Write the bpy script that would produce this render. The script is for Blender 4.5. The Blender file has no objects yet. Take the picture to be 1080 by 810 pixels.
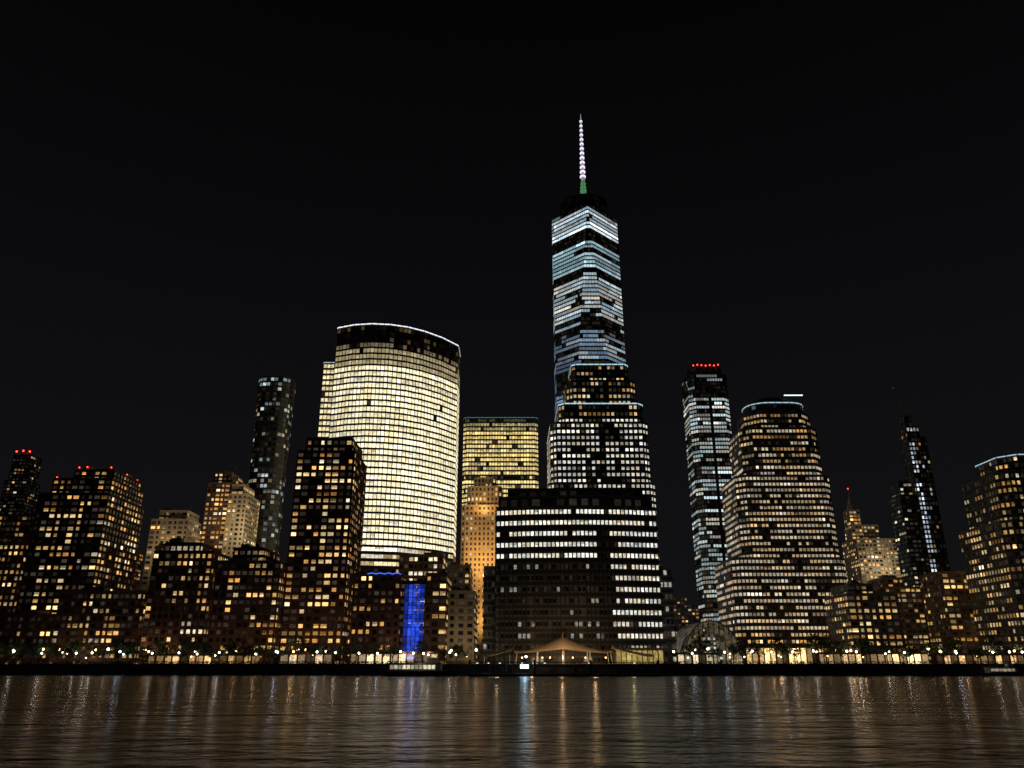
import bpy, math, random
import numpy as np
from mathutils import Vector
R = random.Random(11)
scene = bpy.context.scene
scene.view_settings.view_transform = 'Standard'
scene.view_settings.look = 'None'
scene.view_settings.exposure = 0
GZ = 3.9   # street level above the river

# ------------------------------------------------------------------ materials
def mat(name, base=(.1,.1,.1), rough=.8, noise=0.0, nscale=.5, emis=None, estr=0, metal=0, spec=.3):
    m = bpy.data.materials.new(name); m.use_nodes = True
    nt = m.node_tree; b = nt.nodes['Principled BSDF']
    b.inputs['Roughness'].default_value = rough
    b.inputs['Metallic'].default_value = metal
    b.inputs['Specular IOR Level'].default_value = spec
    b.inputs['Base Color'].default_value = (*base, 1)
    if noise > 0:
        g = nt.nodes.new('ShaderNodeNewGeometry')
        n = nt.nodes.new('ShaderNodeTexNoise'); n.inputs['Scale'].default_value = nscale
        n.inputs['Detail'].default_value = 5
        r = nt.nodes.new('ShaderNodeMapRange')
        r.inputs['From Min'].default_value = .3; r.inputs['From Max'].default_value = .7
        r.inputs['To Min'].default_value = 1-noise; r.inputs['To Max'].default_value = 1+noise
        x = nt.nodes.new('ShaderNodeVectorMath'); x.operation = 'SCALE'
        x.inputs[0].default_value = base
        nt.links.new(g.outputs['Position'], n.inputs['Vector'])
        nt.links.new(n.outputs['Fac'], r.inputs['Value'])
        nt.links.new(r.outputs['Result'], x.inputs['Scale'])
        nt.links.new(x.outputs['Vector'], b.inputs['Base Color'])
    if emis:
        b.inputs['Emission Color'].default_value = (*emis, 1)
        b.inputs['Emission Strength'].default_value = estr
        m.cycles.emission_sampling = 'NONE'
    return m

def window_mat():
    m = bpy.data.materials.new('window_glass_lit_rooms'); m.use_nodes = True
    nt = m.node_tree; b = nt.nodes['Principled BSDF']
    b.inputs['Base Color'].default_value = (.012,.014,.018,1)
    b.inputs['Roughness'].default_value = .25
    b.inputs['Specular IOR Level'].default_value = .4
    a = nt.nodes.new('ShaderNodeAttribute'); a.attribute_name = 'room_light'
    g = nt.nodes.new('ShaderNodeNewGeometry')
    mp = nt.nodes.new('ShaderNodeMapping'); mp.inputs['Scale'].default_value = (1.1,1.1,1.6)
    n = nt.nodes.new('ShaderNodeTexNoise'); n.inputs['Scale'].default_value = 1.0; n.inputs['Detail'].default_value = 3
    r = nt.nodes.new('ShaderNodeMapRange')
    r.inputs['From Min'].default_value = .3; r.inputs['From Max'].default_value = .7
    r.inputs['To Min'].default_value = .45; r.inputs['To Max'].default_value = 1.45
    x = nt.nodes.new('ShaderNodeVectorMath'); x.operation = 'SCALE'
    nt.links.new(g.outputs['Position'], mp.inputs['Vector']); nt.links.new(mp.outputs['Vector'], n.inputs['Vector'])
    nt.links.new(n.outputs['Fac'], r.inputs['Value']); nt.links.new(a.outputs['Color'], x.inputs[0])
    nt.links.new(r.outputs['Result'], x.inputs['Scale']); nt.links.new(x.outputs['Vector'], b.inputs['Emission Color'])
    b.inputs['Emission Strength'].default_value = 1
    m.cycles.emission_sampling = 'NONE'
    return m
WIN = window_mat()
M = dict(
 brick=mat('dark_red_brick',(.17,.085,.06),.9,.25,.3), tan=mat('tan_brick',(.34,.25,.16),.9,.2,.25),
 cream=mat('cream_limestone',(.42,.36,.27),.85,.15,.3), dark=mat('dark_curtain_wall_metal',(.05,.055,.06),.45,.15,.2),
 steel=mat('bronze_mullion_metal',(.11,.09,.07),.4,.1,.3), granite=mat('grey_granite',(.2,.19,.18),.7,.15,.3),
 roof=mat('roof_gravel',(.09,.09,.09),.95,.2,.5), conc=mat('seawall_concrete',(.09,.085,.08),.9,.4,.4),
 pave=mat('paving_stone',(.14,.13,.12),.9,.2,.6),
 pole=mat('painted_pole_metal',(.04,.045,.04),.5,.0), white=mat('white_painted_steel',(.7,.7,.68),.5,.05,1),
 hull=mat('hull_paint',(.03,.035,.05),.4,.1,1), bark=mat('bark',(.09,.065,.045),.95,.3,3),
 leaf=mat('leaves',(.06,.08,.03),.8,.5,.9), fabric=mat('tent_fabric',(.62,.5,.34),.8,.08,.4))
GLOW = {}
def glow(name, col, s):
    if name not in GLOW: GLOW[name]=mat(name,(.3,.3,.3),.5,0,1,col,s)
    return GLOW[name]

# ------------------------------------------------------------------ mesh builder
class MB:
    def __init__(s): s.v=[]; s.f=[]; s.c=[]
    def quad(s,a,b,c,d,col=None):
        i=len(s.v); s.v += [tuple(a),tuple(b),tuple(c),tuple(d)]; s.f.append((i,i+1,i+2,i+3)); s.c.append(col or (0,0,0))
    def poly(s,pts,col=None):
        i=len(s.v); s.v += [tuple(p) for p in pts]; s.f.append(tuple(range(i,i+len(pts)))); s.c.append(col or (0,0,0))
    def box(s,x0,x1,y0,y1,z0,z1):
        p=[(x0,y0,z0),(x1,y0,z0),(x1,y1,z0),(x0,y1,z0),(x0,y0,z1),(x1,y0,z1),(x1,y1,z1),(x0,y1,z1)]
        for q in ((3,2,1,0),(4,5,6,7),(0,1,5,4),(1,2,6,5),(2,3,7,6),(3,0,4,7)): s.quad(*[p[k] for k in q])
    def tube(s,p0,p1,r0,r1,n=8,cap=True):
        p0=Vector(p0);p1=Vector(p1);d=(p1-p0).normalized()
        u=d.orthogonal().normalized(); w=d.cross(u)
        a=[p0+(u*math.cos(t)+w*math.sin(t))*r0 for t in [2*math.pi*k/n for k in range(n)]]
        b=[p1+(u*math.cos(t)+w*math.sin(t))*r1 for t in [2*math.pi*k/n for k in range(n)]]
        for k in range(n): s.quad(a[k],a[(k+1)%n],b[(k+1)%n],b[k])
        if cap: s.poly(b); s.poly(a[::-1])
    def ball(s,c,r,n=8):
        for i in range(n//2):
            t0=math.pi*i/(n//2); t1=math.pi*(i+1)/(n//2)
            for j in range(n):
                a0=2*math.pi*j/n; a1=2*math.pi*(j+1)/n
                P=lambda t,a:(c[0]+r*math.sin(t)*math.cos(a),c[1]+r*math.sin(t)*math.sin(a),c[2]+r*math.cos(t))
                s.quad(P(t0,a0),P(t1,a0),P(t1,a1),P(t0,a1))
    def mesh(s,name,m,attr=False):
        me=bpy.data.meshes.new(name); me.from_pydata(s.v,[],s.f); me.materials.append(m)
        if attr:
            at=me.color_attributes.new('room_light','FLOAT_COLOR','CORNER')
            cnt=[len(f) for f in s.f]
            c=np.ones((len(s.f),4),dtype=np.float32); c[:,:3]=np.array(s.c,dtype=np.float32)
            at.data.foreach_set('color',np.repeat(c,cnt,axis=0).ravel())
        me.update(); return me
    def obj(s,name,m,parent=None,attr=False):
        if not s.f: return None
        o=bpy.data.objects.new(name,s.mesh(name,m,attr)); scene.collection.objects.link(o)
        if parent: o.parent=parent
        return o
def root(name):
    e=bpy.data.objects.new(name,None); scene.collection.objects.link(e); e.empty_display_size=5; return e

# ------------------------------------------------------------------ footprints (counter-clockwise, metres)
def rect(x0,x1,y0,y1,ch=0):
    if ch==0: return [(x0,y0),(x1,y0),(x1,y1),(x0,y1)]
    return [(x0+ch,y0),(x1-ch,y0),(x1,y0+ch),(x1,y1-ch),(x1-ch,y1),(x0+ch,y1),(x0,y1-ch),(x0,y0+ch)]
def rrect(x0,x1,y0,y1,r,n=4):
    P=[]
    for cx,cy,a in ((x0+r,y0+r,180),(x1-r,y0+r,270),(x1-r,y1-r,0),(x0+r,y1-r,90)):
        for k in range(n+1):
            t=math.radians(a+90*k/n); P.append((cx+r*math.cos(t),cy+r*math.sin(t)))
    return P

WARM=[(1,.52,.16),(1,.6,.22),(1,.68,.32),(.95,.45,.1),(1,.78,.5)]
OFFW=[(1,.8,.45),(1,.86,.56),(1,.76,.38),(1,.9,.7)]
COOL=[(.75,.93,1),(.85,.97,1),(1,.95,.85),(.8,.95,.92)]
NEUT=[(1,.91,.74),(.95,.96,.9),(1,.86,.62),(1,.95,.84)]
HOME=[(1,.55,.17),(1,.62,.22),(1,.7,.32),(.9,.42,.1),(1,.66,.25),(1,.74,.38),(1,.58,.2),(1,.84,.56),(1,.5,.14)]

def tower(name, tiers, wall, rim=None, trim=None):
    """tiers: fp (list or function of z), z0,z1, fh storey height, bw bay width, lit(x,y,z)->(p,brightness,palette)"""
    e=root(name); W=MB(); G=MB(); T=MB(); Rf=MB()
    for t in tiers:
        fp=t['fp']; F=fp if callable(fp) else (lambda z,fp=fp:fp)
        z0,z1,fh,bw=t['z0'],t['z1'],t.get('fh',4.0),t.get('bw',3.0)
        mx=t.get('mx',.12); mzb=t.get('mzb',.28); mzt=t.get('mzt',.12); run=t.get('run',0.0)
        var=t.get('var',.38); colvar=t.get('colvar',0); bd=t.get('bd',(.3,.65))
        nf=max(1,int(round((z1-z0)/fh))); h=(z1-z0)/nf; lit=t['lit']; cols={}
        for k in range(nf):
            za=z0+k*h; zb=za+h; A=F(za); B=F(zb); n=len(A); frow=R.uniform(*t.get('frow',(.8,1.15)))
            rowoff=R.random()<t.get('rowoff',0.0)
            for i in range(n):
                a0=Vector((*A[i],za)); b0=Vector((*A[(i+1)%n],za)); a1=Vector((*B[i],zb)); b1=Vector((*B[(i+1)%n],zb))
                W.quad(a0,b0,b1,a1)
                L=((b0-a0).length+(b1-a1).length)/2
                if L<.6: continue
                nrm=((b0-a0)+(b1-a1)); nrm=Vector((nrm.y,-nrm.x,0)).normalized()
                nb=max(1,int(round(L/bw)))
                pr=t.get('proud',.25)
                if t.get('band',True):
                    q=mzb*.55
                    c0=a0+nrm*pr; c1=b0+nrm*pr; d0=a0.lerp(a1,q)+nrm*pr; d1=b0.lerp(b1,q)+nrm*pr
                    T.quad(c0,c1,d1,d0); T.quad(a0.lerp(a1,q),d0,d1,b0.lerp(b1,q)); T.quad(a0,b0,c1,c0)
                state=None; col=(1,1,1); br=1
                for j in range(nb):
                    mj=mx; pm=1
                    if colvar:
                        if (i,j) not in cols: cols[(i,j)]=(mx*R.choice([.45,.8,1,1.3]),R.choice([.15,.6,1,1.3,1.6]))
                        mj,pm=cols[(i,j)]
                    u0=(j+mj)/nb; u1=(j+1-mj)/nb
                    p00=a0.lerp(b0,u0);p10=a0.lerp(b0,u1);p01=a1.lerp(b1,u0);p11=a1.lerp(b1,u1)
                    o=nrm*.06
                    q0=p00.lerp(p01,mzb)+o;q1=p10.lerp(p11,mzb)+o;q2=p10.lerp(p11,1-mzt)+o;q3=p00.lerp(p01,1-mzt)+o
                    m=(q0+q2)/2
                    p,bs,pal=lit(m.x,m.y,m.z)
                    if state is None or R.random()>run:
                        state=R.random()<p*pm*(0.15 if rowoff else 1); col=R.choice(pal); br=R.lognormvariate(0,var)
                    if state:
                        bb=bs*br*frow*R.uniform(.87,1.13)
                        cc=(col[0]*bb,col[1]*bb,col[2]*bb)
                    else:
                        s=R.random(); s=.1*s*s*s*bs
                        cc=(s*.9,s*.7,s*.5)
                    if state and R.random()<t.get('blind',.25):
                        f=R.uniform(.3,.7); r2=q3.lerp(q0,f); r3=q2.lerp(q1,f); d=R.uniform(*bd)
                        G.quad(q0,q1,r3,r2,cc); G.quad(r2,r3,q2,q3,tuple(v*d for v in cc))
                    else: G.quad(q0,q1,q2,q3,cc)
                    if t.get('piers') and j>0:
                        w=min(.35,mx*L/nb*.7)/L
                        c0=a0.lerp(b0,j/nb-w)+nrm*(pr+.1); c1=a0.lerp(b0,j/nb+w)+nrm*(pr+.1)
                        d0=a1.lerp(b1,j/nb-w)+nrm*(pr+.1); d1=a1.lerp(b1,j/nb+w)+nrm*(pr+.1)
                        back=nrm*(pr+.1)
                        T.quad(c0,c1,d1,d0); T.quad(c0-back,c0,d0,d0-back); T.quad(c1,c1-back,d1-back,d1)
        top=F(z1); Rf.poly([(x,y,z1+.02) for x,y in top])
        n=len(top); ph=t.get('parapet',1.1)
        for i in range(n):
            (xa,ya),(xb,yb)=top[i],top[(i+1)%n]
            W.quad((xa,ya,z1),(xb,yb,z1),(xb,yb,z1+ph),(xa,ya,z1+ph))
        if t.get('rim'):
            RM=MB(); c,s,hh=t['rim']
            for i in range(n):
                (xa,ya),(xb,yb)=top[i],top[(i+1)%n]
                d=Vector((xb-xa,yb-ya,0)); L=d.length
                if L<.2: continue
                nr=Vector((d.y,-d.x,0)).normalized()*.35
                seg=max(1,int(L/4))
                for q in range(seg):
                    a=Vector((xa,ya,0))+d*((q+.04)/seg)+nr; b=Vector((xa,ya,0))+d*((q+.96)/seg)+nr
                    RM.quad((a.x,a.y,z1+ph-hh),(b.x,b.y,z1+ph-hh),(b.x,b.y,z1+ph),(a.x,a.y,z1+ph))
            RM.obj('rim_lights',glow('rim_%s'%str((c,s)),c,s),e)
    W.obj('walls',M[wall],e); G.obj('windows',WIN,e,True); T.obj('spandrels_and_piers',M[trim or wall],e); Rf.obj('roof',M['roof'],e)
    return e

def mech(e,x0,x1,y0,y1,z,n=5,h=4):
    B=MB()
    for i in range(n):
        w=R.uniform(.12,.3)*(x1-x0); d=R.uniform(.15,.35)*(y1-y0)
        x=R.uniform(x0+.5,x1-w-.5); y=R.uniform(y0+.5,y1-d-.5); hh=R.uniform(.4,1)*h
        B.box(x,x+w,y,y+d,z,z+hh)
    x=R.uniform(x0+2,x1-2)
    B.tube((x,(y0+y1)/2,z),(x,(y0+y1)/2,z+h*2),.18,.08,6)
    B.obj('rooftop_plant',M['granite'],e)
def beacons(e,pts,r=.7,col=(1,.04,.02),s=6,name='aviation_light'):
    B=MB()
    for p in pts: B.ball(p,r,6)
    B.obj(name+'s',glow(name,col,s),e)
def L(p,b,pal): return lambda x,y,z:(p,b,pal)

# ================================================================== LANDMARK: spire skyscraper
cx,cy=71.4,678
def wtc(z):
    t=min(1,max(0,(z-25)/(417-25)))*.999
    hb=31.3; P=[]
    base=[(-1,-1),(1,-1),(1,1),(-1,1)]; top=[(0,-1.0),(1.0,0),(0,1.0),(-1.0,0)]
    for i in range(4):
        bx,by=base[i][0]*hb,base[i][1]*hb
        for tp in (top[(i-1)%4],top[i]):
            P.append((cx+bx+(tp[0]*32-bx)*t, cy+by+(tp[1]*32-by)*t))
    return P
ICE=[(.55,.8,1),(.66,.87,1),(.76,.92,1)]
def wtc_lit(x,y,z):
    centre = abs(x-cx) < 31*(1-(z-25)/392)
    if z>417: return (.02,.2,COOL)
    if z>413: return (.3,.3,COOL)
    if z>389: return (.99,.8,ICE[1:]+[(.88,.96,1)])
    if z>375: return (.08,.3,ICE)
    if z>349: return (.97,.5 if not centre else .7,[(.52,.82,.92),(.62,.88,.97)])
    if z>340: return (.05,.3,COOL)
    if z>297: return (.78,.52,COOL+ICE+NEUT[:1])
    if z>287: return (.15,.3,ICE)
    if z>255: return (.7,.42 if centre else .26,[(.42,.66,1),(.52,.76,1),(.8,.92,1)])
    return (.6,.26,[(.32,.52,1),(.45,.7,1)])
e=tower('spire_skyscraper',[
 dict(fp=wtc,z0=6,z1=417,fh=4.1,bw=2.6,lit=wtc_lit,mx=.05,mzb=.24,mzt=.12,run=.86,blind=.06,rowoff=.07,var=.3,frow=(.55,1.25),proud=.1,parapet=.3),
 dict(fp=lambda z:[(cx+24*math.cos(a),cy+24*math.sin(a)) for a in [2*math.pi*k/24 for k in range(24)]],z0=417,z1=431,fh=7,bw=3,lit=L(.0,.1,COOL),mx=.2)],'dark')
B=MB()
for k in range(24):
    a=2*math.pi*k/24; B.tube((cx+12*math.cos(a),cy+12*math.sin(a),431),(cx+10*math.cos(a),cy+10*math.sin(a),437),.3,.3,5)
B.tube((cx,cy,431),(cx,cy,435),5,4,16)
for k in range(8):
    a=2*math.pi*k/8; B.tube((cx+10*math.cos(a),cy+10*math.sin(a),432),(cx,cy,474),.18,.12,4)
B.obj('mast_ring',M['dark'],e)
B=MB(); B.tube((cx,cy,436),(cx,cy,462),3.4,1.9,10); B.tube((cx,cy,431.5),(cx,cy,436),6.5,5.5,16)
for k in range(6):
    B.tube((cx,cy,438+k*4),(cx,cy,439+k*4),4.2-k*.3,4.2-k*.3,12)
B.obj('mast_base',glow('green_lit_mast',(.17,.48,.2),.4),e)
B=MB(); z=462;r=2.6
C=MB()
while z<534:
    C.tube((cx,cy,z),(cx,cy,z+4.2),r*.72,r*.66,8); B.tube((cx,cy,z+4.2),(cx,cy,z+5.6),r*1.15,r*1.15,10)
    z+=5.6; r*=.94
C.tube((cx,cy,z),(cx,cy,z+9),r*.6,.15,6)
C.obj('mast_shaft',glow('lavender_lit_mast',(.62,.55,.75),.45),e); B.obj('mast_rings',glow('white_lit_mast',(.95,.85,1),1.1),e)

# ================================================================== curved glass tower (bright)
arcf=[(-126,523),(-113,517.5),(-100,515.5),(-87,517),(-75,521.5),(-64,529),(-52,541),(-41,557)]
gs=arcf+[(-41,580),(-126,580)]
def gs_lit(x,y,z):
    if z>221: return (.12,.08,WARM)
    if z>213: return (.6,.16,OFFW)
    if z>204: return (.95,.45,[(1,.8,.42),(1,.85,.5)])
    g=1.0+.6*math.exp(-((x+72)/32)**2)*(1 if z<185 else .5)
    return (.996,1.0*g,[(1,.87,.53),(1,.9,.6),(1,.85,.48),(1,.92,.68)])
def gs_low(x,y,z): return (.3,.3,WARM) if z<64 else (.6,.6,OFFW)
e=tower('curved_glass_tower',[
 dict(fp=gs,z0=76,z1=232,fh=4.3,bw=2.9,lit=gs_lit,mx=.09,mzb=.24,mzt=.09,run=.0,var=.15,blind=.3,bd=(.55,.9),rim=((.85,.95,1),1.3,.8),proud=.2,parapet=1.5),
 dict(fp=[(-124,521),(-100,514),(-75,520),(-52,540),(-41,556),(-41,580),(-126,580)],z0=2.6,z1=76,fh=4.6,bw=2.9,lit=gs_low,run=.85,mzb=.35,mx=.04)],'steel')
mech(e,-115,-60,545,575,233,4,3)
tower('glass_tower_annex',[dict(fp=rect(-137,-126.4,535,580),z0=2.6,z1=210,fh=4.3,bw=2.9,lit=L(.995,1.0,[(1,.86,.52),(1,.84,.46)]),mx=.1,run=.0,var=.15,blind=.25,bd=(.55,.9),rim=((.9,.95,1),.8,.4))],'steel')

# ================================================================== glass tower behind
def seven(x,y,z):
    if z>214: return (.5,.10,[(.5,.7,.4)])
    if z>207: return (.9,.4,[(1,.8,.32)])
    return (.95,.95,[(1,.76,.28),(1,.72,.24),(1,.8,.36),(1,.78,.32)])
e=tower('glass_office_tower',[dict(fp=rect(-45,24,700,750,3),z0=2.6,z1=219,fh=4.2,bw=2.6,lit=seven,mx=.1,run=.3,var=.22,rowoff=.04,rim=((.3,.65,.65),.35,.4))],'dark')
e=tower('art_deco_tower',[
 dict(fp=rect(-40,-4,620,660,3),z0=2.6,z1=122,fh=4,bw=3.2,lit=L(.22,.7,WARM),mx=.28,mzb=.3,mzt=.2,piers=True,blind=.4),
 dict(fp=rect(-36,-8,624,656,3),z0=122,z1=138,fh=4,bw=3.2,lit=L(.3,.8,WARM),mx=.28,mzb=.3,piers=True),
 dict(fp=rect(-31,-13,628,652,3),z0=138,z1=146,fh=4,bw=3.2,lit=L(.3,.8,WARM),mx=.28,piers=True)],'tan')

# ================================================================== stepped office tower with hipped top
def ves(x,y,z):
    if z>190: return (.5,.3,WARM)
    if z>178: return (.6,.55,WARM+OFFW)
    if z>156: return (.6,.42,OFFW+WARM)
    if 57<x<60 and z>112: return (.05,.3,NEUT)
    return (.8,.7,NEUT)
TEAL=((.5,.85,.92),.9,.8)
vk=dict(fh=4.1,bw=3.1,lit=ves,mx=.2,mzb=.36,mzt=.16,run=.3,blind=.1)
e=tower('stepped_office_tower',[
 dict(fp=rect(23,91.5,492,550,4),z0=2.6,z1=112,**vk),
 dict(fp=rect(25,89.5,495,548,4),z0=112,z1=153,**vk),
 dict(fp=rect(31,87.5,499,545,4),z0=153,z1=167,rim=TEAL,**vk),
 dict(fp=rect(37,84,503,541,4),z0=167,z1=185,**vk),
 dict(fp=rect(41,80,507,537,3),z0=185,z1=198,rim=TEAL,**vk)],'dark')
B=MB(); b=[(43,509,199.1),(78,509,199.1),(78,535,199.1),(43,535,199.1)]; tp=[(55,519,206),(67,519,206),(67,525,206),(55,525,206)]
for i in range(4): B.quad(b[i],b[(i+1)%4],tp[(i+1)%4],tp[i])
B.poly(tp); B.obj('hipped_roof',M['dark'],e)

# ================================================================== exchange building (broad, near)
def nymex(x,y,z):
    if 37.5<x<42 and z<62: return (.0,.1,NEUT)
    if z<46 and x<37.5: return (.14,.25,NEUT)
    if z<12: return (.3,.5,NEUT)
    return (.95,.95,NEUT)
front=[(-7,352),(8,349),(30,347.5),(50,349),(64.5,352)]
nk=dict(fh=4.9,bw=1.9,mx=.17,mzb=.46,mzt=.16,run=.3,blind=.15,proud=.4,var=.22)
e=tower('broad_exchange_building',[
 dict(fp=front+[(64.5,392),(-7,392)],z0=2.6,z1=69.5,lit=nymex,piers=True,**nk),
 dict(fp=[(-6,354),(8,351),(30,349.5),(50,351),(63.5,354),(63.5,390),(-6,390)],z0=69.5,z1=74.5,fh=5,bw=5,lit=L(.02,.3,NEUT),mx=.2),
 dict(fp=[(-2,357),(12,354),(30,352.5),(46,354),(60,357),(60,388),(-2,388)],z0=74.5,z1=78.5,fh=3.5,bw=5,lit=L(.02,.2,NEUT),mx=.2),
 dict(fp=rect(-12.5,-7.3,356,390),z0=2.6,z1=44,lit=L(.04,.3,NEUT),**nk),
 dict(fp=rect(64.8,70.5,356,390),z0=2.6,z1=44,lit=L(.3,.5,NEUT),**nk)],'granite','granite','dark')
mech(e,2,56,358,386,78.6,5,1.5)

# ================================================================== tall glass tower with red beacons
def t4(x,y,z):
    if z>281: return (.1,.12,COOL)
    if z>258: return (.3,.25,COOL)
    if 199<x<202: return (.0,.0,COOL)
    return (.75,.42 if x<200 else .6,[(.8,.95,.9),(.7,.9,.95),(1,.95,.8)])
e=tower('chamfered_glass_tower',[dict(fp=rect(181,222,760,798,6),z0=2.6,z1=285,fh=4.2,bw=2.7,lit=t4,mx=.1,run=.8,rowoff=.14,blind=.05,var=.45),
  dict(fp=rect(186,218,764,794,5),z0=285,z1=295,fh=5,bw=3,lit=L(0,.1,COOL),mx=.2)],'dark')
beacons(e,[(188+i*4.3,763,296+R.uniform(-.4,.8)) for i in range(7)],.8)
# ================================================================== domed stepped tower
def lib(x,y,z):
    if z>153: return (.1,.12,COOL)
    if z>120: return (.55,.38,OFFW+WARM[:2])
    if z<22: return (.7,.8,WARM)
    return (.8,.45,[(1,.74,.42),(1,.83,.56),(1,.67,.36),(1,.88,.7)])
lk=dict(fh=3.7,bw=2.3,lit=lib,mx=.16,mzb=.38,mzt=.16,run=.45,blind=.1,var=.4)
e=tower('domed_office_tower',[
 dict(fp=rect(129,196,468,515,4),z0=2.6,z1=62,rowoff=.03,**lk),
 dict(fp=rect(137,195,471,513,5),z0=62,z1=112,rowoff=.04,**lk),
 dict(fp=rect(144,193,474,511,6),z0=112,z1=143,rowoff=.1,**lk),
 dict(fp=rect(149,191.5,477,508,8),z0=143,z1=154,**lk),
 dict(fp=rrect(152,189.5,479,506,12,5),z0=154,z1=161,fh=3.7,bw=2.6,lit=lib,mx=.16,rim=((.55,.85,.95),.75,.6))],'granite','granite','steel')
B=MB(); n=24; dc=(171,493)
for i in range(5):
    a0=math.pi/2*i/5; a1=math.pi/2*(i+1)/5
    for j in range(n):
        P=lambda a,t:(dc[0]+17*math.cos(a)*math.cos(t),dc[1]+12*math.cos(a)*math.sin(t),162+7*math.sin(a))
        t0=2*math.pi*j/n;t1=2*math.pi*(j+1)/n; B.quad(P(a0,t0),P(a0,t1),P(a1,t1),P(a1,t0))
B.obj('dome',M['dark'],e)
B=MB(); B.box(176,188,482,482.5,167.6,168.2); B.obj('roof_light_bar',glow('roof_light_bar',(.8,.92,1),1.6),e)
B=MB()
for x in (177,182,187): B.tube((x,482.3,161),(x,482.3,167.6),.15,.15,6)
B.obj('light_bar_posts',M['pole'],e)

# ================================================================== apartment buildings
def apt(name,tiers,wall='brick',p=.38,b=.62,pal=HOME,fh=3.1,bw=3.3,mx=.22,**kw):
    T=[]
    for (x0,x1,y0,y1,z0,z1) in tiers:
        T.append(dict(fp=rect(x0,x1,y0,y1),z0=z0,z1=z1,fh=fh,bw=bw,lit=L(p,b,pal),mx=mx,mzb=.32,mzt=.16,run=.25,blind=.4,var=.6,colvar=1,**kw))
    e=tower(name,T,wall); t=tiers[-1]; mech(e,t[0],t[1],t[2],t[3],t[5],4,3.5); return e
a=apt('dark_residential_tower',[(-459,-439,700,722,2.6,160),(-457,-441,702,720,160,184)],'dark',.12,.35)
beacons(a,[(-455,702,188),(-449,702,188.6),(-443,702,188)],.9)
apt('apartment_building',[(-330,-272,450,480,2.6,84)],'brick',.34,.4,bw=2.8)
a=apt('brick_apartment_tower',[(-231,-197,380,420,2.6,82),(-227,-198,383,418,82,90),(-219,-199,386,416,90,95)],'brick',.42,.66,piers=True)
beacons(a,[(-217,386,97),(-213,386,97.2),(-201,386,97),(-199.5,400,96.5),(-199.5,412,96.2),(-226,384,91.5)],.42)
apt('apartment_building',[(-266,-236,395,425,2.6,60)],'brick',.38,.45,bw=2.7)
a=apt('cream_apartment_building',[(-229,-205,500,526,2.6,90),(-226,-208,503,524,90,96)],'cream',.3,.5)
a=apt('stepped_apartment_tower',[(-204,-189,520,548,2.6,118),(-202,-190,524,546,118,126)],'brick',.4,.6)
a=apt('floodlit_apartment_tower',[(-188.5,-176,518,546,2.6,110),(-188,-180,521,544,110,117)],'cream',.4,.7)
apt('apartment_building',[(-188,-168,420,450,2.6,62)],'brick',.34,.5,bw=2.6)
def flare(z):
    s=1+.08*max(0,(z-140)/70)**1.6
    return [( -181.5+(x+181.5)*s, 576+(y-576)*s) for x,y in rrect(-194,-170,564,588,8,4)]
def f_lit(x,y,z):
    if z>202: return (.5,.25,[(.5,.85,.75),(.6,.8,.8)])
    return (.25,.28,OFFW+COOL)
e=tower('slim_flared_glass_tower',[dict(fp=flare,z0=2.6,z1=210,fh=3.9,bw=2.6,lit=f_lit,mx=.1,run=.5,rowoff=.3,blind=.2,var=.6)],'dark')
mech(e,-190,-173,567,586,209,4,5)
a=apt('brick_residential_tower',[(-101,-74,360,392,2.6,98),(-98,-76,363,389,98,105)],'brick',.38,.62,piers=True,bw=3.2)
apt('midrise_apartment_block',[(-157,-131,350,378,2.6,50),(-154,-138,353,376,50,54)],'brick',.42,.5,piers=True,bw=2.7)
apt('midrise_apartment_block',[(-129.5,-101.5,352,380,2.6,46),(-124,-110,355,378,46,52)],'brick',.42,.5,piers=True,bw=2.7)
apt('midrise_apartment_block',[(-196,-160,352,380,2.6,33)],'brick',.36,.42,bw=2.6)
apt('midrise_apartment_block',[(-236,-197,362,392,2.6,24)],'brick',.36,.42,bw=2.6)
e=apt('brick_hotel_building',[(-68,-47.5,346,375,2.6,40),(-47.5,-37,348.5,375,2.6,37),(-37,-28,346,375,2.6,40)],'brick',.42,.55,piers=False,bw=2.8)
B=MB()
for i in range(18):
    for j in range(5):
        x=-45.9+j*1.72; z=4.5+i*1.78; k=1 if 1<=j<=3 else .4; s=k*(.3+.7*R.random())
        B.quad((x,347.9,z),(x+1.5,347.9,z),(x+1.5,347.9,z+1.6),(x,347.9,z+1.6),(.03*s,.1*s,1.0*s))
B.obj('blue_lit_atrium_glazing',WIN,e,True)
B=MB()
for x in (-46.1,-44.3,-40.8,-37.2): B.box(x,x+.2,347.3,348.3,3,37)
B.obj('atrium_fins',M['steel'],e)
B=MB()
for k in range(8):
    B.tube((-62+k*1.8,345.5,40.5+.5*(k%2)),(-60.2+k*1.8,345.5,40.5+.5*((k+1)%2)),.16,.16,6)
B.obj('blue_neon_sign',glow('blue_neon',(.06,.14,1),1.6),e)
apt('cream_hotel_building',[(-27.5,-16,350,378,2.6,33)],'cream',.3,.6)
apt('cream_hotel_building',[(-34,-22,420,450,2.6,52)],'cream',.25,.5)
apt('midrise_office_block',[(-62,-38,440,470,2.6,60)],'tan',.5,.6,OFFW,bw=2.6,fh=3.8)

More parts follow.
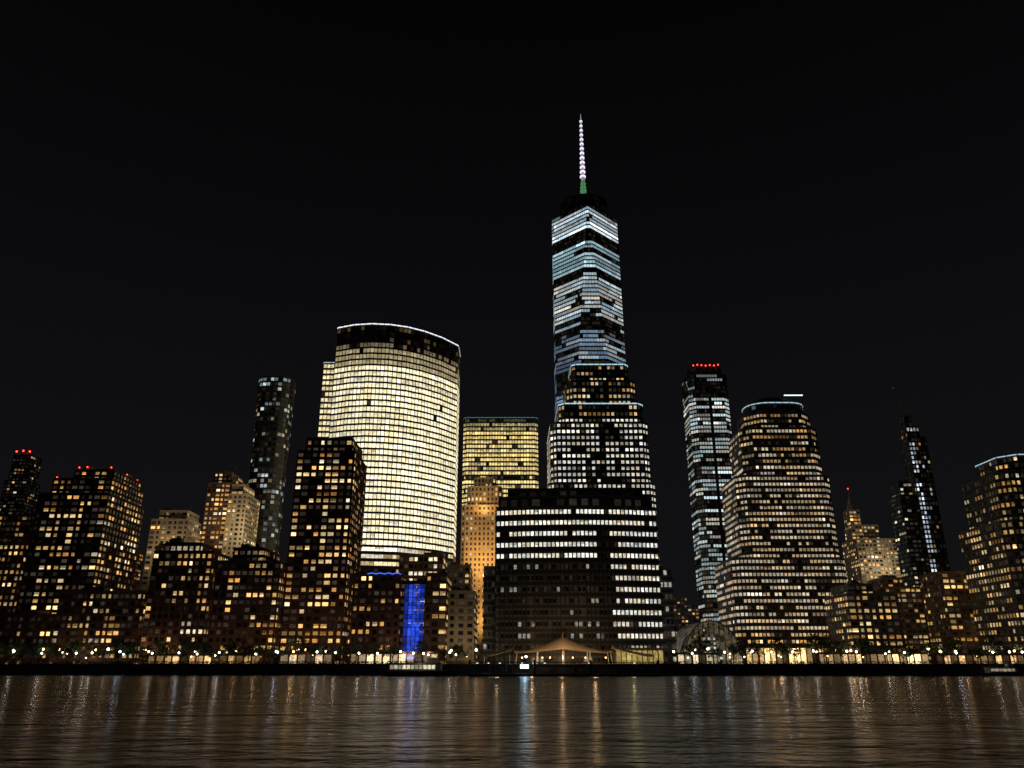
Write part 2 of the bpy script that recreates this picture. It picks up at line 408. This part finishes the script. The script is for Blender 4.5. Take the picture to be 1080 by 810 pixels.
# ---- right side
apt('podium_building',[(165,189,400,430,2.6,36),(168,180,404,428,36,41)],'granite',.5,.5)
a=apt('spired_masonry_tower',[(282,314,650,680,2.6,100),(285,304,655,678,100,112),(280,289,652,664,100,124)],'cream',.45,.6,piers=True)
B=MB(); B.tube((284.5,658,124),(284.5,658,137),4,.4,8); B.tube((284.5,658,137),(284.5,658,143),.3,.1,6); B.obj('spire',M['cream'],a)
beacons(a,[(284.5,658,144)],.6)
a=apt('dark_office_tower',[(279,292,560,578,2.6,118),(281,290,563,576,118,128)],'dark',.35,.45,OFFW)
def sl(x,y,z):
    if x<328 and y<621: return (.8,.6,[(.7,.82,1),(.85,.9,1)])
    return (.09,.25,COOL+WARM)
sk=dict(fh=3.7,bw=2.6,mx=.2,run=.2,var=.5)
e=tower('slim_glass_tower',[dict(fp=rect(323,338,620,634),z0=2.6,z1=178,lit=sl,rowoff=.15,**sk),
   dict(fp=rect(323,333.5,620,632),z0=178,z1=187,lit=sl,**sk),dict(fp=rect(323.3,329,621,630),z0=187,z1=196,lit=L(.05,.2,COOL),**sk)],'dark')
B=MB()
for z in range(0,18,2):
    B.tube((324,622,194+z),(326,622,196+z),.12,.12,4);B.tube((326,622,194+z),(324,622,196+z),.12,.12,4)
B.tube((324,622,186),(324,622,212),.2,.2,5);B.tube((326,622,186),(326,622,212),.2,.2,5)
B.tube((325,622,208),(319,622,221),.35,.2,5);B.tube((325,622,208),(330,622,205),.3,.3,5)
B.obj('tower_crane',M['tan'],e); beacons(e,[(319,622,221.5)],.35,(1,.12,.03),.6,'crane_light')
apt('office_block',[(240,258,450,475,2.6,52)],'tan',.3,.45)
apt('office_block',[(205,228,480,505,2.6,42)],'granite',.4,.5)
def one(x,y,z):
    if z>98: return (.3,.5,WARM)
    return (.48,.42,HOME)
ok=dict(fh=3.6,bw=2.6,lit=one,mx=.22,mzb=.36,run=.3,var=.5)
e=tower('stepped_corner_tower',[
 dict(fp=rect(249,340,398,446,4),z0=2.6,z1=72,**ok),
 dict(fp=rect(254,338,402,444,5),z0=72,z1=98,**ok),
 dict(fp=rect(261,332,406,440,7),z0=98,z1=108,rim=((.55,.82,.95),.75,.5),**ok)],'granite','granite','steel')
# vaulted glass hall
e=root('vaulted_glass_hall'); B=MB(); G=MB(); n=16
for (r,y0,y1,z0) in ((15,455,500,8),(18,460,500,2.6)):
    c=(110,z0)
    pts=[(c[0]+r*math.cos(math.pi*k/n),z0+r*1.25*math.sin(math.pi*k/n)) for k in range(n+1)]
    for k in range(n):
        (xa,za),(xb,zb)=pts[k],pts[k+1]
        for q in range(8):
            ya=y0+(y1-y0)*q/8; yb=y0+(y1-y0)*(q+.9)/8; s=R.uniform(.0,.06)
            G.quad((xa,ya,za),(xa,yb,za),(xb,yb,zb),(xb,ya,zb),(s,s*.9,s*.6))
        B.tube((xa,y0-.2,za),(xb,y0-.2,zb),.3,.3,5)
    for k in range(1,n):
        xa,za=pts[k]; m=int(max(1,(za-2.6)//3.2))
        for q in range(m):
            zz=2.6+q*(za-2.6)/m
            s=R.uniform(.02,.12) if zz>9 else R.uniform(.2,.6)
            if r==15: G.quad((xa-.8,y0,zz+.2),(xa+.8,y0,zz+.2),(xa+.8,y0,zz+(za-2.6)/m-.2),(xa-.8,y0,zz+(za-2.6)/m-.2),(s,s*.75,s*.4))
        B.tube((xa,y0-.1,2.6),(xa,y0-.1,za),.12,.12,4)
B.obj('arched_frame',M['granite'],e); G.obj('glazing',WIN,e,True)
for (x0,x1,y,h,w) in ((-420,-380,640,80,'tan'),(-378,-345,600,95,'brick'),(-340,-300,620,88,'brick'),(-150,-122,640,70,'tan'),(-120,-95,700,60,'brick'),
      (92,118,620,46,'tan'),(135,160,700,52,'granite'),(225,255,600,50,'granite'),(240,280,700,64,'cream'),(305,330,520,46,'brick'),(345,376,700,80,'tan'),(350,385,560,60,'brick'),(276,300,480,42,'brick'),(236,262,520,50,'tan')):
    apt('city_block_building',[(x0,x1,y,y+30,2.6,h),(x0+4,x1-8,y+4,y+26,h,h+6)],w,.28,.38)

# ================================================================== GROUND, SHORE, WATER
ys=lambda x:322-.04*x
B=MB(); B.quad((-4000,ys(-4000)+.5,GZ),(4000,ys(4000)+.5,GZ),(4000,9000,GZ),(-4000,9000,GZ)); B.obj('ground',M['pave'])
e=root('seawall'); B=MB(); zt=GZ-.2
for k in range(-60,60):
    x0=k*8; x1=x0+7.9
    B.poly([(x0,ys(x0),-2),(x1,ys(x1),-2),(x1,ys(x1),zt),(x0,ys(x0),zt)])
    B.poly([(x0,ys(x0)-.3,zt),(x1,ys(x1)-.3,zt),(x1,ys(x1)-.3,zt+.45),(x0,ys(x0)-.3,zt+.45)])
    B.poly([(x0,ys(x0)-.3,zt+.45),(x1,ys(x1)-.3,zt+.45),(x1,ys(x1)+.7,zt+.45),(x0,ys(x0)+.7,zt+.45)])
    B.poly([(x0,ys(x0),zt),(x1,ys(x1),zt),(x1,ys(x1)-.3,zt),(x0,ys(x0)-.3,zt)])
    B.tube((x0,ys(x0)-.35,-2),(x0,ys(x0)-.35,zt-.2),.3,.3,8)
B.obj('wall_blocks',M['conc'],e)
B=MB(); B.quad((-4000,ys(-4000)+.06,-2),(4000,ys(4000)+.06,-2),(4000,ys(4000)+.06,GZ),(-4000,ys(-4000)+.06,GZ)); B.obj('wall_core',M['conc'],e)
e=root('esplanade_railing'); B=MB()
for k in range(-160,160):
    x=k*2.4; B.tube((x,ys(x)+.2,GZ+.25),(x,ys(x)+.2,GZ+1.3),.05,.05,5)
for z in (.6,.95,1.3): B.tube((-384,ys(-384)+.2,GZ+z),(384,ys(384)+.2,GZ+z),.04,.04,5)
B.obj('rails',M['pole'],e)
H=MB(); rr=random.Random(5)
x=-215
while x<240:
    if not(-18<x<58):
        for s in range(34):
            m=Vector((x+rr.uniform(-2.2,2.2),ys(x)+2.6+rr.gauss(0,.45),GZ+rr.uniform(.1,1.25)))
            u=Vector((rr.gauss(0,1),rr.gauss(0,1),rr.gauss(0,1))).normalized()*.33; w=u.orthogonal().normalized()*.27
            H.quad(m-u,m-w,m+u,m+w)
    x+=rr.uniform(3,4.6)
H.obj('hedge',M['leaf'])

def water_mat():
    m=bpy.data.materials.new('river_water'); m.use_nodes=True; nt=m.node_tree; b=nt.nodes['Principled BSDF']
    b.inputs['Base Color'].default_value=(.005,.006,.006,1); b.inputs['Roughness'].default_value=.2; b.inputs['IOR'].default_value=1.33
    g=nt.nodes.new('ShaderNodeNewGeometry'); prev=None
    pn=nt.nodes.new('ShaderNodeTexNoise'); pn.inputs['Scale'].default_value=.03; pn.inputs['Detail'].default_value=3
    pm=nt.nodes.new('ShaderNodeMapping'); pm.inputs['Scale'].default_value=(.5,1,1)
    nt.links.new(g.outputs['Position'],pm.inputs['Vector']); nt.links.new(pm.outputs['Vector'],pn.inputs['Vector'])
    pr=nt.nodes.new('ShaderNodeMapRange'); pr.inputs['From Min'].default_value=.35; pr.inputs['From Max'].default_value=.65; pr.inputs['To Min'].default_value=.7; pr.inputs['To Max'].default_value=1.0
    nt.links.new(pn.outputs['Fac'],pr.inputs['Value'])
    for (sx,sy,sc,dist,det,rot) in ((.45,1,.12,4.2,2,.12),(.55,1.1,.4,2.2,3,-.2),(.8,1.1,1.0,1.1,4,.35),(1,1,2.9,.3,4,0)):
        mp=nt.nodes.new('ShaderNodeMapping'); mp.inputs['Scale'].default_value=(sx,sy,1); mp.inputs['Rotation'].default_value=(0,0,rot)
        n=nt.nodes.new('ShaderNodeTexNoise'); n.inputs['Scale'].default_value=sc; n.inputs['Detail'].default_value=det; n.inputs['Distortion'].default_value=.4
        bp=nt.nodes.new('ShaderNodeBump'); bp.inputs['Strength'].default_value=1; bp.inputs['Distance'].default_value=dist
        nt.links.new(pr.outputs['Result'],bp.inputs['Strength'])
        nt.links.new(g.outputs['Position'],mp.inputs['Vector']);nt.links.new(mp.outputs['Vector'],n.inputs['Vector']);nt.links.new(n.outputs['Fac'],bp.inputs['Height'])
        if prev: nt.links.new(prev.outputs['Normal'],bp.inputs['Normal'])
        prev=bp
    nt.links.new(prev.outputs['Normal'],b.inputs['Normal']); return m
B=MB(); B.quad((-9000,-3000,0),(9000,-3000,0),(9000,9000,0),(-9000,9000,0)); B.obj('water',water_mat())

# ================================================================== street lamps
def add_point(loc,p,col,r=.2,parent=None,name='lamp_light'):
    l=bpy.data.lights.new(name,'POINT'); l.energy=p; l.color=col; l.shadow_soft_size=r
    o=bpy.data.objects.new(name,l); o.location=loc; scene.collection.objects.link(o)
    if parent: o.parent=parent
    return o
B=MB(); B.tube((0,0,0),(0,0,.4),.2,.14,8); B.tube((0,0,.4),(0,0,4.2),.08,.06,8); B.tube((0,0,4.1),(0,0,4.25),.22,.22,8); B.tube((0,0,5.0),(0,0,5.15),.3,.05,8)
post_me=B.mesh('lamp_post',M['pole'])
B=MB(); B.ball((0,0,4.62),.4,8)
gl={k:B.mesh('lamp_globe_'+k,glow('lamp_globe_'+k,c,s)) for k,c,s in (('warm',(1,.58,.24),9),('white',(1,.86,.66),12),('cool',(.78,.9,1),10))}
def lamp(x,y,kind,power,s=1,z=None):
    e=root('street_lamp'); e.location=(x,y,GZ if z is None else z); e.scale=(s,s,s)
    for nm,me in (('post',post_me),('globe',gl[kind])):
        o=bpy.data.objects.new(nm,me); scene.collection.objects.link(o); o.parent=e
    c={'warm':(1,.6,.28),'white':(1,.85,.65),'cool':(.8,.9,1)}[kind]
    if power: add_point((0,0,5.4),power,c,.3,e)
x=-208
while x<234:
    if not -18<x<58: lamp(x,ys(x)+4+R.uniform(-.5,.5),R.choice(['warm','white','white','cool']),100,R.uniform(.85,1.1))
    x+=R.uniform(6,15)
x=-214
while x<245:
    if not (-10<x<70): lamp(x,ys(x)+R.uniform(9,20),R.choice(['warm','warm','white']),0 if R.random()<.6 else 200,R.uniform(.55,1.3))
    x+=R.choice([1.6,2.5,4,6,9])

# ================================================================== trees
def tree_mesh(seed):
    r=random.Random(seed); T=MB(); Lf=MB()
    h=r.uniform(7.5,10)
    T.tube((0,0,0),(r.uniform(-.2,.2),0,h*.35),.22,.15,7); tips=[]
    for k in range(7):
        a=r.uniform(0,6.28); l=r.uniform(1.6,3.2); z0=h*r.uniform(.28,.4)
        p=(l*math.cos(a),l*math.sin(a),z0+r.uniform(1.5,4.2)); T.tube((0,0,z0),p,.1,.04,5); tips.append(p)
    tips.append((0,0,h*.85)); T.tube((0,0,h*.33),tips[-1],.13,.04,5)
    for p in tips:
        for q in range(r.randint(3,5)):
            c=Vector(p)+Vector((r.gauss(0,.8),r.gauss(0,.8),r.gauss(0,.6))); cr=r.uniform(.5,1.1)
            for s in range(26):
                d=Vector((r.gauss(0,1),r.gauss(0,1),r.gauss(0,.8))).normalized()*cr*r.uniform(.5,1.1)
                u=Vector((r.gauss(0,1),r.gauss(0,1),r.gauss(0,1))).normalized()*.24; w=u.orthogonal().normalized()*.2
                m=c+d; Lf.quad(m-u,m-w,m+u,m+w)
    off=len(T.v)
    me=bpy.data.meshes.new('tree'); me.from_pydata(T.v+Lf.v,[],T.f+[tuple(i+off for i in f) for f in Lf.f])
    me.materials.append(M['bark']); me.materials.append(M['leaf'])
    me.polygons.foreach_set('material_index',[0]*len(T.f)+[1]*len(Lf.f)); me.update(); return me
TM=[tree_mesh(s) for s in range(5)]
def tree(x,y):
    o=bpy.data.objects.new('shade_tree',R.choice(TM)); o.location=(x,y,GZ); o.rotation_euler=(0,0,R.uniform(0,6.28)); s=R.uniform(.75,1.2); o.scale=(s,s,s*R.uniform(.9,1.1)); scene.collection.objects.link(o)
x=-214
while x<-62: tree(x,ys(x)+R.uniform(6,13)); x+=R.uniform(3,6)
x=72
while x<240: tree(x,ys(x)+R.uniform(6,16)); x+=R.uniform(3.5,6.5)
for x in (-55,-48,-36,-29,-22): tree(x,ys(x)+R.uniform(9,13))

# ================================================================== floodlight helper
def area(loc,target,p,size,col,name,parent=None):
    l=bpy.data.lights.new(name,'AREA'); l.energy=p; l.size=size; l.color=col
    o=bpy.data.objects.new(name,l); o.location=loc; o.rotation_euler=(Vector(target)-Vector(loc)).to_track_quat('-Z','Y').to_euler(); scene.collection.objects.link(o)
    if parent: o.parent=parent

# ================================================================== ferry terminal
e=root('ferry_terminal'); B=MB()
B.box(-16,54,298,312,-.6,.9); B.obj('floating_dock',M['conc'],e)
B=MB()
for k in range(12):
    x=-14+k*6; B.tube((x,300,.9),(x,300,4.6),.12,.12,6); B.tube((x,310,.9),(x,310,4.6),.12,.12,6)
B.box(-15,53,299,311,4.6,4.85); B.obj('flat_canopy',M['dark'],e)
for x in (-15,8,28,52):
    P=MB(); P.tube((x,297.3,-3),(x,297.3,5.5),.4,.4,10); P.obj('mooring_pile',M['pole'],e)
B=MB(); B.box(3,6,303,303.2,2.6,3.9); B.obj('departure_screen',glow('departure_screen',(.45,.8,1),5),e)
B=MB()
for k in range(16):
    if R.random()<.6: x=-13+k*4.1; B.box(x,x+.7,305,305.3,4.35,4.5)
B.obj('ceiling_lights',glow('ceiling_lights',(1,.75,.45),2.5),e)
add_point((4.5,301,4),250,(.55,.8,1),.4,e,'screen_glow_lamp')
B=MB(); B.tube((5,297,4.85),(5,297,6.2),.08,.08,6); B.obj('floodlight_post',M['pole'],e)
B=MB(); B.ball((5,297,6.6),.42,8); B.obj('dock_floodlight',glow('dock_floodlight',(.62,.85,1),10),e)
e=root('tensile_tent_canopy'); B=MB()
def tz(u,v):
    au=abs(u); peak=max(0,1-au*1.02)**1.5*5.0+.6*max(0,1-au)
    return 9.0+peak*(1-abs(v)**1.3*.85)-.9*au+1.2*(au**4)*(1-abs(v))
N=28
for i in range(N):
    for j in range(8):
        P=lambda i,j:(20.5+19.5*(2*i/N-1),334+7*(2*j/8-1),tz(2*i/N-1,2*j/8-1))
        B.quad(P(i,j),P(i+1,j),P(i+1,j+1),P(i,j+1))
B.obj('fabric_roof',M['fabric'],e)
B=MB()
for x in (1.5,10,20.5,31,39.5):
    for y in (328,340): B.tube((x,y,GZ),(20.5+(x-20.5)*.97,y+(.6 if y<334 else -.6),8.8),.16,.12,6)
B.tube((20.5,334,GZ),(20.5,334,15.8),.2,.12,8); B.obj('masts',M['white'],e)
for x in (8,20,33):
    add_point((x,334,6.6),700,(1,.62,.3),.4,e,'canopy_lamp')
    area((x,319,9.5),(x,334,11.5),700,1.2,(1,.62,.3),'canopy_fill_light',e)  # added area light without a fixture, brightens the front slope of the fabric
B=MB()
for x in (4,12,15,24,29,37): B.ball((x,329,GZ+2.6),.28,6)
B.obj('canopy_globes',glow('lamp_globe_warm',(1,.58,.24),9),e)
e=root('side_tent_canopy'); B=MB()
for s,(xa,xb) in enumerate(((-12,1),(40,56))):
    for i in range(10):
        for j in range(4):
            P=lambda i,j:(xa+(xb-xa)*i/10,326+8*j/4,7.8+3.2*((i/10 if s==0 else 1-i/10)**1.6)-(abs(j-2)*.5))
            B.quad(P(i,j),P(i+1,j),P(i+1,j+1),P(i,j+1))
B.obj('fabric_roof',M['fabric'],e); B=MB()
for x in (-11,-1,42,54):
    B.tube((x,327,GZ),(x,327,7.6),.12,.1,6); B.tube((x,333,GZ),(x,333,7.6),.12,.1,6)
B.obj('masts',M['white'],e)
add_point((-6,331,6.2),250,(1,.75,.45),.3,e,'canopy_lamp'); add_point((48,331,6.2),300,(.95,.8,.3),.3,e,'canopy_lamp')
e=root('waterfront_pavilion'); B=MB(); G=MB(); B.box(42,62,338,345,GZ,9.8); B.box(41,63,336.6,345.5,9.8,10.3)
for k in range(9):
    s=R.uniform(.15,.5); G.quad((42.4+k*2.15,337.9,4.4),(44.1+k*2.15,337.9,4.4),(44.1+k*2.15,337.9,9.3),(42.4+k*2.15,337.9,9.3),(s,s*.72,s*.2))
B.obj('walls',M['granite'],e); G.obj('windows',WIN,e,True)

# ================================================================== boats
def ferry(name,x0,x1,y,h=1.0,lit=1.0):
    e=root(name); Ln=x1-x0; H=MB()
    st=[(0,.9),(.08,1),(.75,1),(.9,.7),(1,.05)]; w=3.2*h
    for i in range(len(st)-1):
        (u0,a),(u1,b)=st[i],st[i+1]; xa=x0+Ln*u0; xb=x0+Ln*u1
        for s in (1,-1):
            H.quad((xa,y+s*w*a*.8,-.5),(xb,y+s*w*b*.8,-.5),(xb,y+s*w*b,1.5*h+.3*u1),(xa,y+s*w*a,1.5*h+.3*u0))
        H.quad((xa,y-w*a,1.5*h+.3*u0),(xb,y-w*b,1.5*h+.3*u1),(xb,y+w*b,1.5*h+.3*u1),(xa,y+w*a,1.5*h+.3*u0))
    H.quad((x0,y-w*.72,-.5),(x0,y+w*.72,-.5),(x0,y+w*.9,1.5*h),(x0,y-w*.9,1.5*h)); H.obj('hull',M['hull'],e)
    C=MB(); C.box(x0+Ln*.06,x0+Ln*.78,y-w*.85,y+w*.85,1.55*h,4.1*h); C.box(x0+Ln*.04,x0+Ln*.8,y-w*.9,y+w*.9,4.1*h,4.3*h)
    C.box(x0+Ln*.58,x0+Ln*.72,y-w*.5,y+w*.5,4.3*h,6.0*h); C.tube((x0+Ln*.55,y,4.3*h),(x0+Ln*.55,y,8*h),.08,.05,6)
    for k in range(12): C.tube((x0+Ln*(.05+.04*k),y-w*.88,4.3*h),(x0+Ln*(.05+.04*k),y-w*.88,5.3*h),.03,.03,4)
    C.tube((x0+Ln*.05,y-w*.88,5.3*h),(x0+Ln*.5,y-w*.88,5.3*h),.04,.04,4)
    C.obj('cabin',M['white'],e)
    G=MB(); n=int(Ln*.68/1.5)
    for k in range(n):
        s=R.uniform(.15,.9)*lit; xa=x0+Ln*.08+k*1.5
        for sg in (-1,1):
            yy=y+sg*(w*.85+.04); G.quad((xa,yy,2.3*h),(xa+1.2,yy,2.3*h),(xa+1.2,yy,3.6*h),(xa,yy,3.6*h),(s,s*.88,s*.62))
    G.obj('windows',WIN,e,True); return e
fe=ferry('ferry_boat',-46,-20,304,1.05)
ferry('harbor_boat',174,188,308,.7,.4)
add_point((-33,299.5,5.8),40,(1,.85,.6),.3,fe,'ferry_deck_lamp')

def arcade(x0,x1,y,h,col,b):
    e=root('storefront_arcade'); B=MB(); G=MB(); B.box(x0,x1,y,y+5,GZ,GZ+h); B.box(x0-.5,x1+.5,y-1.4,y+5.2,GZ+h,GZ+.4+h)
    n=int((x1-x0)/3.2)
    for k in range(n):
        xa=x0+(x1-x0)*k/n+.35; xb=x0+(x1-x0)*(k+1)/n-.35; s=b*R.choice([.05,.15,.3,.6,1,1.5])*R.uniform(.7,1.2)
        G.quad((xa,y-.05,GZ+.4),(xb,y-.05,GZ+.4),(xb,y-.05,GZ-.6+h),(xa,y-.05,GZ-.6+h),tuple(c*s for c in col))
        B.box(xa-.5,xa-.2,y-.5,y,GZ,GZ+h)
    B.obj('walls',M['brick'],e); G.obj('windows',WIN,e,True)
arcade(-150,-104,343.5,4,(1,.6,.25),.8); arcade(-98,-76,352,4.5,(1,.7,.4),1.1); arcade(-66,-30,340,4.6,(1,.72,.4),1.5)
arcade(128,194,455,9,(1,.62,.25),1.8); arcade(140,190,380,5,(1,.66,.3),1.4); arcade(196,240,385,4.5,(1,.6,.25),.9)
arcade(76,100,400,5,(1,.8,.5),.9)

# ================================================================== floodlights
area((-22,596,70),(-22,620,105),24000,6,(1,.58,.18),'facade_floodlight')
area((-22,612,118),(-22,626,136),3200,5,(1,.58,.18),'facade_floodlight')
area((-22,600,30),(-22,620,60),14000,6,(1,.58,.18),'facade_floodlight')
area((-166,500,84),(-180,530,104),7000,5,(1,.78,.45),'facade_floodlight')
area((-213,482,66),(-216,500,84),3000,5,(1,.7,.4),'facade_floodlight')
area((298,630,70),(298,650,95),5000,6,(1,.8,.5),'facade_floodlight')
area((-21,338,12),(-21,350,22),250,4,(1,.75,.45),'facade_floodlight')
area((-41.5,340,6),(-41.5,349,20),900,3,(.1,.2,1),'facade_floodlight')
for x in (-190,-120,-85,-50,110,150,210):
    add_point((x,340 if x<100 else 372,10),260,(1,.6,.3),1,None,'plaza_lamp_light')

# ================================================================== sky, added sun lamp, camera
w=bpy.data.worlds.new('World'); scene.world=w; w.use_nodes=True; nt=w.node_tree
bg=nt.nodes['Background']; sky=nt.nodes.new('ShaderNodeTexSky'); sky.sky_type='NISHITA'; sky.sun_disc=False
sky.sun_elevation=math.radians(-3); sky.sun_rotation=math.radians(200)
nt.links.new(sky.outputs['Color'],bg.inputs['Color']); bg.inputs['Strength'].default_value=.002
bg2=nt.nodes.new('ShaderNodeBackground'); bg2.inputs['Strength'].default_value=1
tc=nt.nodes.new('ShaderNodeTexCoord'); sp=nt.nodes.new('ShaderNodeSeparateXYZ'); cr=nt.nodes.new('ShaderNodeValToRGB')
cr.color_ramp.elements[0].color=(.0066,.0062,.0074,1); cr.color_ramp.elements[1].color=(.0011,.0011,.0014,1)
cr.color_ramp.elements[1].position=.72
nt.links.new(tc.outputs['Generated'],sp.inputs[0]); nt.links.new(sp.outputs['Z'],cr.inputs['Fac']); nt.links.new(cr.outputs['Color'],bg2.inputs['Color'])
ad=nt.nodes.new('ShaderNodeAddShader'); nt.links.new(bg.outputs[0],ad.inputs[0]); nt.links.new(bg2.outputs[0],ad.inputs[1]); nt.links.new(ad.outputs[0],nt.nodes['World Output'].inputs['Surface'])
s=bpy.data.lights.new('added_sun_lamp','SUN'); s.energy=.012; s.angle=math.radians(.5); s.color=(.8,.85,1)  # weak sun lamp added for the night; the scene has no moon
so=bpy.data.objects.new('added_sun_lamp',s); so.rotation_euler=(math.radians(50),0,math.radians(-30)); scene.collection.objects.link(so)

cam=bpy.data.cameras.new('camera'); cam.sensor_width=36; cam.lens=27.67; cam.clip_end=20000; cam.clip_start=.5
co=bpy.data.objects.new('camera',cam); co.location=(0,0,4.2); co.rotation_euler=(math.radians(90+19.57),0,0); scene.collection.objects.link(co)
scene.camera=co
